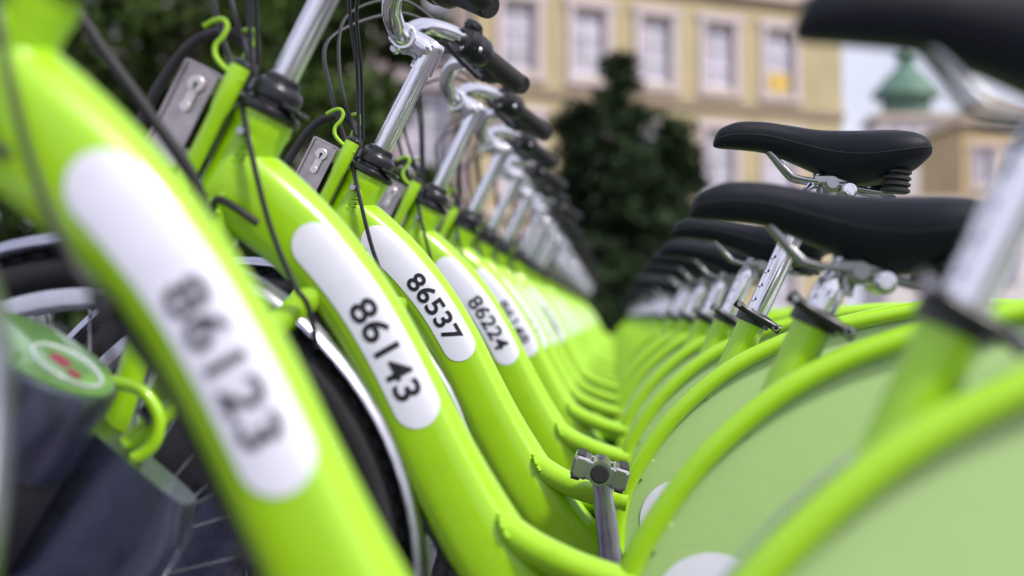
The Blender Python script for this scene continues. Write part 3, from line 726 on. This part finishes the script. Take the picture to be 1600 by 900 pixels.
# ------------------------------------------------------------------ docking posts
def make_dock():
    root = empty('docking_post', (0, 0, 0))
    ax = Vector((0.63, 0, 0.777)).normalized(); sd2 = Vector((0.777, 0, -0.63)); Yv = Vector((0, 1, 0))
    foot = Vector((-0.915, -0.095, 0.03)); top = foot + ax * 0.70
    b = MB(); rg = []
    for t, hw in ((0.0, 0.10), (0.66, 0.10), (0.69, 0.094), (0.72, 0.075)):
        c = foot + ax * t
        o = []
        for j in range(24):
            a = 2 * PI * j / 24; cx = math.cos(a); sz = math.sin(a)
            o.append(c + sd2 * (hw * math.copysign(abs(cx) ** 0.35, cx)) + Yv * (0.032 * math.copysign(abs(sz) ** 0.5, sz)))
        rg.append(o)
    b.rings(rg, True); b.build('post_body', 'steel', root)
    b = MB(); b.box((-0.86, -0.03, 0.035), 0.20, 0.14, 0.010, (Vector((1, 0, 0)), Yv, Vector((0, 0, 1))), 0.004); b.build('base_plate', 'steel', root)
    n = Vector((0.53, -0.12, 0.80)).normalized(); hc = Vector((-0.512, -0.185, ZC - 0.034))
    b = MB(); b.lathe(hc, -n, [(0.066, -0.0015), (0.071, 0.0), (0.0735, 0.004), (0.0735, 0.085), (0.070, 0.090), (0.070, 0.094)], 48); hd = b.build('post_head', 'steel', root)
    b = MB(); b.lathe(hc - n * 0.092, -n, [(0.0695, 0.0), (0.0715, 0.004), (0.0715, 0.11), (0.062, 0.135), (0.03, 0.15)], 40); b.build('head_collar', 'dark_steel', root)
    b = MB(); b.tube([hc - n * 0.16, foot + ax * 0.46], 0.040, 20); b.build('neck', 'dark_steel', root)
    b = MB(); b.lathe(hc + n * 0.0012, n, [(0.068, 0), (0.068, 0.0012), (0.065, 0.002), (0.001, 0.0024)], 40); lbm = b.build('head_label', 'dock_label', hd)
    u = n.orthogonal().normalized(); u = (Vector((0.777, 0, -0.63)) - n * n.dot(Vector((0.777, 0, -0.63)))).normalized(); v_ = n.cross(u)
    b = MB(); pts = [hc + n * 0.0042 + u * (0.022 + 0.034 * math.cos(2 * PI * i / 36)) + v_ * (0.034 * math.sin(2 * PI * i / 36)) for i in range(36)]
    b.tube(pts, 0.0020, 6, False, True); b.build('label_ring', 'label_white', hd)
    b = MB(); b.box(hc + n * 0.004 + u * 0.014, 0.009, 0.0012, 0.008, (u, n, v_), 0.0005); b.build('label_mark', 'label_red', hd)
    b = MB(); b.box(hc + n * 0.004 + u * 0.034 - v_ * 0.008, 0.006, 0.0012, 0.006, (u, n, v_), 0.0005); b.build('label_mark', 'label_red', hd)
    # wheel rest that carries the lifted front wheel
    b = MB(); b.box((-0.540, 0.0, 0.066), 0.10, 0.035, 0.050, None, 0.008)
    b.box((-0.74, 0.0, 0.052), 0.10, 0.02, 0.012, None, 0.004); b.build('wheel_rest', 'steel', root)
    return root
dk = make_dock()
for k in range(0, DET):
    d = dk if k == 0 else copy_tree(dk)
    d.location = (0, Y0 + PITCH * k, 0)
    tag(d, 'steel docking post left of the nearest bicycle, mostly outside the picture' if k == 0 else 'blurred steel docking post with green round cap at lower left' if k == 1 else
        'steel docking post hidden among the bicycle frames', 'docking post', 'docking posts along the row' if k < 2 else 'hidden docking posts among the frames')

# ------------------------------------------------------------------ buildings
M['plaster'] = mat('ochre_plaster', (0.43, 0.365, 0.215), 0.85, vary=0.10, vscale=0.6, bump=0.2, bscale=20)
M['trim'] = mat('pale_stone_trim', (0.56, 0.47, 0.40), 0.8, vary=0.08, vscale=1.5)
M['band'] = mat('brown_band', (0.30, 0.235, 0.17), 0.8, vary=0.1, vscale=1.5)
M['surround'] = mat('white_window_surround', (0.52, 0.45, 0.46), 0.7, vary=0.06, vscale=2)
M['frame'] = mat('white_window_frame', (0.72, 0.70, 0.74), 0.5)
M['glass'] = mat('window_glass', (0.46, 0.44, 0.52), 0.12, spec=0.8, vary=0.3, vscale=0.9)
M['curtain'] = mat('curtain_yellow', (0.62, 0.42, 0.10), 0.8, vary=0.2, vscale=4)
M['pink'] = mat('grey_pink_plaster', (0.36, 0.295, 0.29), 0.85, vary=0.12, vscale=0.7)
M['roof'] = mat('red_roof_tile', (0.26, 0.08, 0.05), 0.8, vary=0.25, vscale=2)
M['white_plaster'] = mat('white_plaster', (0.72, 0.68, 0.68), 0.8, vary=0.06, vscale=0.7)
M['yellow'] = mat('yellow_plaster', (0.56, 0.42, 0.22), 0.8, vary=0.1, vscale=0.6)
M['copper'] = mat('green_copper', (0.09, 0.18, 0.13), 0.6, vary=0.2, vscale=2)
Zv = Vector((0, 0, 1))
def facade(root, O, u, L, H, depth, wall_m, rows, cols, ww, x0, dx, extras=(), zb0=0):
    """wall with real window holes: rows = [(z0, z1)], windows centred at x0 + dx*i along u."""
    O = Vector(O); u = Vector(u).normalized(); n = Vector((u.y, -u.x, 0))      # n faces the viewer
    xs = [0.0]; 
    for i in range(cols): xs += [x0 + dx * i - ww / 2, x0 + dx * i + ww / 2]
    xs.append(L)
    zs = [0.0]
    for a, c in rows: zs += [a, c]
    zs.append(H)
    b = MB()
    def P(x, z, d=0.0): return O + u * x + Zv * z + n * d
    for i in range(len(xs) - 1):
        for j in range(len(zs) - 1):
            if i % 2 == 1 and j % 2 == 1:
                a0, a1, c0, c1 = xs[i], xs[i + 1], zs[j], zs[j + 1]
                for q in (((a0, c0), (a1, c0)), ((a1, c0), (a1, c1)), ((a1, c1), (a0, c1)), ((a0, c1), (a0, c0))):
                    b.add([P(*q[0]), P(*q[1]), P(*q[1], -0.28), P(*q[0], -0.28)], [(0, 1, 2, 3)], False)
                continue
            b.add([P(xs[i], zs[j]), P(xs[i + 1], zs[j]), P(xs[i + 1], zs[j + 1]), P(xs[i], zs[j + 1])], [(0, 1, 2, 3)], False)
    # sides, back, lid
    b.add([P(0, 0), P(0, H), P(0, H, -depth), P(0, 0, -depth)], [(0, 1, 2, 3)], False)
    b.add([P(L, 0), P(L, H), P(L, H, -depth), P(L, 0, -depth)], [(0, 1, 2, 3)], False)
    b.add([P(0, 0, -depth), P(L, 0, -depth), P(L, H, -depth), P(0, H, -depth)], [(0, 1, 2, 3)], False)
    b.add([P(0, H), P(L, H), P(L, H, -depth), P(0, H, -depth)], [(0, 1, 2, 3)], False)
    wl = b.build('wall', wall_m, root)
    for i in range(cols):
        for j, (c0, c1) in enumerate(rows):
            xc = x0 + dx * i; zc = (c0 + c1) / 2; hh = (c1 - c0) / 2; hw = ww / 2
            b = MB()
            for (sx, sz, cx, cz) in ((0.13, hh + 0.12, -hw - 0.11, 0), (0.13, hh + 0.12, hw + 0.11, 0), (hw + 0.34, 0.14, 0, hh + 0.26), (hw + 0.30, 0.09, 0, -hh - 0.21)):
                b.box(P(xc + cx, zc + cz, 0.035), sx, 0.06 if sz > 0.1 and sx < 0.2 else 0.10, sz, (u, n, Zv))
            wd = b.build('window', 'surround', root)
            b = MB()
            for (sx, sz, cx, cz) in ((0.05, hh, -hw + 0.05, 0), (0.05, hh, hw - 0.05, 0), (hw - 0.1, 0.05, 0, hh - 0.05), (hw - 0.1, 0.05, 0, -hh + 0.05), (0.045, hh - 0.1, 0, 0)):
                b.box(P(xc + cx, zc + cz, -0.16), sx, 0.04, sz, (u, n, Zv))
            for cz in (-hh * 0.34, hh * 0.30):
                b.box(P(xc, zc + cz, -0.165), hw - 0.1, 0.025, 0.03, (u, n, Zv))
            b.build('window_frame', 'frame', wd)
            b = MB(); 
            b.box(P(xc, zc, -0.22), hw, 0.01, hh, (u, n, Zv)); b.build('pane', 'glass', wd)
            if (i, j) in extras:
                b = MB(); b.box(P(xc, zc - hh * 0.62, -0.12), hw * 0.7, 0.04, hh * 0.3, (u, n, Zv), 0.02); b.build('sill_box', 'curtain', wd)
    return P, u, n
# long ochre building
ub = Vector((0.861, 0.510, 0))
br = empty('ochre_building', (0, 0, 0), 'blurred ochre plaster building with a row of tall pale windows behind the trees', 'building')
O = Vector((-3.1, 46, 0)) - ub * 1.5
P, u, n = facade(br, O, ub, 14.9, 13.2, 9, 'plaster', [(0.9, 3.2), (4.9, 7.2), (8.75, 10.95)], 5, 1.25, 1.60, 2.62, extras=((4, 2),))
for nm, z, hz, pr, m_ in (('string_course', 8.12, 0.13, 0.10, 'band'), ('string_course', 4.1, 0.16, 0.12, 'trim'), ('cornice', 12.25, 0.22, 0.30, 'trim'), ('cornice', 12.85, 0.20, 0.55, 'trim'), ('plinth', 0.35, 0.35, 0.06, 'trim')):
    b = MB(); b.box(P(7.45, z, pr / 2), 7.45 + pr * 0.6, pr / 2 + 0.02, hz, (u, n, Zv)); b.build(nm, m_, br)
b = MB(); c0 = [P(-0.4, 13.25, 0.5), P(15.3, 13.25, 0.5), P(15.3, 13.25, -9.4), P(-0.4, 13.25, -9.4)]; r0 = [P(3, 16.2, -4.5), P(12, 16.2, -4.5)]
b.add(c0 + r0, [(0, 1, 5, 4), (1, 2, 5), (2, 3, 4, 5), (3, 0, 4), (0, 3, 2, 1)], False); b.build('roof', 'roof', br)
# greyish pink neighbour on the left
bp = empty('pink_building', (0, 0, 0), 'grey pink plaster building left of the ochre one, behind the handlebars', 'building')
P, u, n = facade(bp, (-16.4, 42.2, 0), (1, 0.06, 0), 12.0, 12.4, 6, 'pink', [(0.8, 3.4), (5.2, 7.6), (9.0, 10.9)], 5, 1.35, 1.4, 2.35)
for nm, z, hz, pr in (('string_course', 4.4, 0.16, 0.12), ('cornice', 12.1, 0.3, 0.45)):
    b = MB(); b.box(P(6.0, z, pr / 2), 6.0 + pr * 0.5, pr / 2 + 0.02, hz, (u, n, Zv)); b.build(nm, 'trim', bp)
b = MB(); b.tube([P(11.7, 0, 0.12), P(11.7, 11.8, 0.12)], 0.09, 12); b.build('drain_pipe', 'band', bp)
b = MB(); c0 = [P(-0.4, 12.45, 0.5), P(12.4, 12.45, 0.5), P(12.4, 12.45, -6.4), P(-0.4, 12.45, -6.4)]; r0 = [P(2.6, 14.6, -3), P(9.6, 14.6, -3)]
b.add(c0 + r0, [(0, 1, 5, 4), (1, 2, 5), (2, 3, 4, 5), (3, 0, 4), (0, 3, 2, 1)], False); b.build('roof', 'roof', bp)
# yellow house on the right
by = empty('yellow_house', (0, 0, 0), 'blurred yellow house with brown roof at the right edge behind the saddles', 'building')
P, u, n = facade(by, (19.3, 80, 0), (1, 0.12, 0), 4.6, 11.4, 7, 'yellow', [(1.0, 3.2), (4.6, 6.6), (8.0, 10.0)], 2, 1.1, 1.25, 2.1)
b = MB(); c0 = [P(-0.3, 11.45, 0.4), P(4.9, 11.45, 0.4), P(4.9, 11.45, -7.3), P(-0.3, 11.45, -7.3)]; r0 = [P(2.3, 13.4, -2.5), P(2.3, 13.4, -4.5)]
b.add(c0 + r0, [(0, 1, 4), (1, 2, 5, 4), (2, 3, 5), (3, 0, 4, 5), (0, 3, 2, 1)], False); b.build('roof', 'band', by)
# white house
bw = empty('white_house', (0, 0, 0), 'pale white house at the far right edge beside the yellow house', 'building')
P, u, n = facade(bw, (24.2, 80.5, 0), (1, 0.1, 0), 11, 10.0, 7, 'white_plaster', [(1.0, 3.2), (4.6, 6.6)], 4, 1.2, 1.5, 2.6)
b = MB(); c0 = [P(-0.3, 10.05, 0.4), P(11.3, 10.05, 0.4), P(11.3, 10.05, -7.3), P(-0.3, 10.05, -7.3)]; r0 = [P(2.5, 12.2, -3.5), P(8.5, 12.2, -3.5)]
b.add(c0 + r0, [(0, 1, 5, 4), (1, 2, 5), (2, 3, 4, 5), (3, 0, 4), (0, 3, 2, 1)], False); b.build('roof', 'roof', bw)
# tower with a green copper cupola
tw = empty('church_tower', (18.7, 92, -0.9), 'pale tower with a green copper cupola between the two raised saddles', 'tower')
def sq(b, z0, z1, h0, h1=None):
    h1 = h0 if h1 is None else h1
    b.rings([[(a * h0, c * h0, z0) for a, c in ((-1, -1), (1, -1), (1, 1), (-1, 1))], [(a * h1, c * h1, z1) for a, c in ((-1, -1), (1, -1), (1, 1), (-1, 1))]], True, False, False)
b = MB(); sq(b, 0, 11.6, 2.5); sq(b, 11.8, 14.0, 2.2); b.build('shaft', 'white_plaster', tw)
b = MB(); sq(b, 11.58, 11.82, 2.75); sq(b, 14.0, 14.35, 2.5); b.build('cornice', 'trim', tw)
b = MB(); b.lathe((0, 0, 14.35), (0, 0, 1), [(1.55, 0), (1.55, 1.2), (2.2, 1.3), (2.15, 1.6), (1.75, 2.0), (1.45, 2.4), (0.95, 2.9), (0.55, 3.3), (0.55, 3.9), (0.75, 4.0), (0.62, 4.4), (0.15, 5.1), (0.06, 6.4)], 16); b.build('cupola', 'copper', tw)
for sx in (-1, 0, 1):
    b = MB(); b.box((sx * 1.1, -2.2, 12.9), 0.3, 0.06, 0.7, None, 0.03); b.build('window', 'glass', tw)
# low red roofed house in front of the tower
lh = empty('small_house', (15.2, 66, 0), 'small pale house with a brown hipped roof below the green cupola', 'building')
b = MB(); b.box((0, 0, 2.6), 3.2, 2.5, 2.6); b.build('wall', 'white_plaster', lh)
b = MB(); b.add([(-3.5, -2.8, 5.2), (3.5, -2.8, 5.2), (3.5, 2.8, 5.2), (-3.5, 2.8, 5.2), (-1.2, 0, 6.3), (1.2, 0, 6.3)], [(0, 1, 5, 4), (1, 2, 5), (2, 3, 4, 5), (3, 0, 4), (0, 3, 2, 1)], False); b.build('roof', 'band', lh)
for sx in (-2, 0, 2):
    b = MB(); b.box((sx, -2.5, 3.0), 0.5, 0.06, 0.8, None, 0.03); b.build('window', 'glass', lh)

# ------------------------------------------------------------------ trees
M['leaf'] = mat('broad_leaf', (0.036, 0.066, 0.010), 0.7, spec=0.2, island=0.55, vary=0.25, vscale=0.8)
M['leaf2'] = mat('light_leaf', (0.060, 0.100, 0.014), 0.7, spec=0.2, island=0.5, vary=0.25, vscale=0.8)
M['needle'] = mat('conifer_needle', (0.026, 0.046, 0.018), 0.75, spec=0.15, island=0.5, vary=0.3, vscale=1.2)
M['bark'] = mat('bark', (0.07, 0.055, 0.045), 0.9, vary=0.3, vscale=8, bump=0.8, bscale=30)
def leaf(b, p, size, rnd):
    d = Vector((rnd.gauss(0, 1), rnd.gauss(0, 1), rnd.gauss(0, 1))).normalized(); e = d.orthogonal().normalized()
    e = (e * math.cos(rnd.random() * 6.28) + d.cross(e) * math.sin(rnd.random() * 6.28)); f = d.cross(e)
    s = size * rnd.uniform(0.6, 1.3)
    b.v += [tuple(p - e * s), tuple(p + f * s * 0.45), tuple(p + e * s), tuple(p - f * s * 0.45)]
    o = len(b.v) - 4; b.f.append((o, o + 1, o + 2, o + 3)); b.sm.append(False)
def tree(name, label, loc, h, rx, n_cl, n_lf, lsize, m_, seed, trunk=0.22, group=None, low=0.25):
    rnd = random.Random(seed); root = empty(name, loc, label, 'tree', group)
    t = MB(); t.tube(cr([(0, 0, -0.05), (0.06 * rx, 0.02, h * 0.2), (-0.04 * rx, 0.05, h * 0.45), (0.03, 0, h * 0.8)], 4), [trunk * (1 - 0.07 * i) for i in range(13)], 10)
    cls = []
    for i in range(n_cl):
        a = rnd.random() * 6.283; q = rnd.random() ** 0.5; zz = rnd.random()
        env = math.sin(PI * min(max(0.12 + 0.82 * zz, 0), 1)) ** 0.6
        c = Vector((math.cos(a) * q * rx * env, math.sin(a) * q * rx * env, h * (low + (1 - low) * zz)))
        cls.append((c, rnd.uniform(0.13, 0.26) * rx))
        if i % 3 == 0:
            st = Vector((0, 0, max(h * 0.15, c.z * 0.6)))
            t.tube(cr([tuple(st), tuple((st + c) / 2 + Vector((0, 0, 0.1 * h * rnd.random()))), tuple(c)], 3), [trunk * 0.35, trunk * 0.3, trunk * 0.26, trunk * 0.2, trunk * 0.16, trunk * 0.12, trunk * 0.06], 6)
    t.build('trunk', 'bark', root)
    b = MB()
    for k in range(n_lf):
        c, r = cls[rnd.randrange(n_cl)]
        d = Vector((rnd.gauss(0, 1), rnd.gauss(0, 1), rnd.gauss(0, 0.75))).normalized() * (r * rnd.random() ** 0.4)
        leaf(b, c + d, lsize, rnd)
    me = bpy.data.meshes.new('crown'); me.from_pydata(b.v, [], b.f); me.materials.append(M[m_])
    o = bpy.data.objects.new('crown', me); COL.objects.link(o); o.parent = root
    return root
def conifer(label, loc, h, r, n_lf, seed):
    rnd = random.Random(seed); root = empty('conifer_tree', loc, label, 'tree', 'dark conifers in front of the ochre building')
    t = MB(); t.tube([(0, 0, -0.05), (0.02, 0, h * 0.5), (0, 0, h * 0.97)], [0.13, 0.08, 0.015], 8)
    b = MB(); br_ = []
    nb = 90
    for i in range(nb):
        z = h * (0.04 + 0.93 * (i / nb)); f = 1 - z / h
        ln = r * (f ** 0.75) * rnd.uniform(0.55, 1.18) + 0.06; a = rnd.random() * 6.283
        ln *= rnd.choice((0.7, 1.0, 1.0, 1.25)); tip = Vector((math.cos(a) * ln, math.sin(a) * ln, z + ln * rnd.uniform(0.0, 0.45)))
        br_.append((Vector((0, 0, z)), tip)); t.tube([(0, 0, z), tuple(tip)], [0.022, 0.006], 5)
    t.build('trunk', 'bark', root)
    wts = [(q[1] - q[0]).length for q in br_]
    for k in range(n_lf):
        a, c = rnd.choices(br_, wts)[0] if k % 4 == 0 else br_[rnd.randrange(nb)]
        s = rnd.random() ** 0.6
        p = a + (c - a) * s + Vector((rnd.gauss(0, 0.11), rnd.gauss(0, 0.11), rnd.gauss(0, 0.09)))
        leaf(b, p, 0.10, rnd)
    me = bpy.data.meshes.new('crown'); me.from_pydata(b.v, [], b.f); me.materials.append(M['needle'])
    o = bpy.data.objects.new('crown', me); COL.objects.link(o); o.parent = root
conifer('tallest dark conifer in front of the ochre building', (0.15, 30, 0), 6.4, 1.75, 12000, 1)
conifer('shorter dark conifer on the left of the tallest one', (-0.80, 30.6, 0), 5.4, 1.5, 8500, 2)
conifer('short dark conifer on the right of the tallest one', (1.32, 30.3, 0), 5.0, 1.4, 8500, 3)
conifer('low dark conifer in front of the others at the end of the row', (0.55, 28.2, 0), 4.0, 1.7, 9000, 4)
tree('leafy_tree', 'dark green leafy tree behind the nearest handlebars', (-5.4, 18, 0), 7.2, 2.7, 60, 14000, 0.11, 'leaf', 11, group='leafy trees at the left', low=0.06)
tree('leafy_tree', 'darker leafy tree behind the nearest bicycle at upper left', (-8.6, 19.5, 0), 8.0, 3.0, 60, 14000, 0.11, 'leaf', 12, group='leafy trees at the left', low=0.06)
tree('leafy_tree', 'lighter green leafy tree peeking between the left trees', (-6.9, 23, 0), 8.0, 3.2, 50, 12000, 0.12, 'leaf2', 13, group='leafy trees at the left', low=0.08)
tree('leafy_tree', 'slender dark leafy tree beside the pink building', (-3.9, 20.5, 0), 7.0, 1.5, 40, 11000, 0.13, 'leaf', 15, trunk=0.14, group='leafy trees at the left', low=0.05)
tree('leafy_tree', 'dense leafy tree farther back between the left trees', (-7.4, 26, 0), 9.0, 3.4, 60, 13000, 0.17, 'leaf', 16, group='leafy trees at the left', low=0.05)
tree('low_shrub', 'low dark shrub at the far end of the bicycle row', (0.3, 25.5, 0), 1.7, 1.5, 26, 6000, 0.07, 'needle', 14, trunk=0.05, low=0.02)

try:
    bpy.context.view_layer.update()
except Exception:
    pass
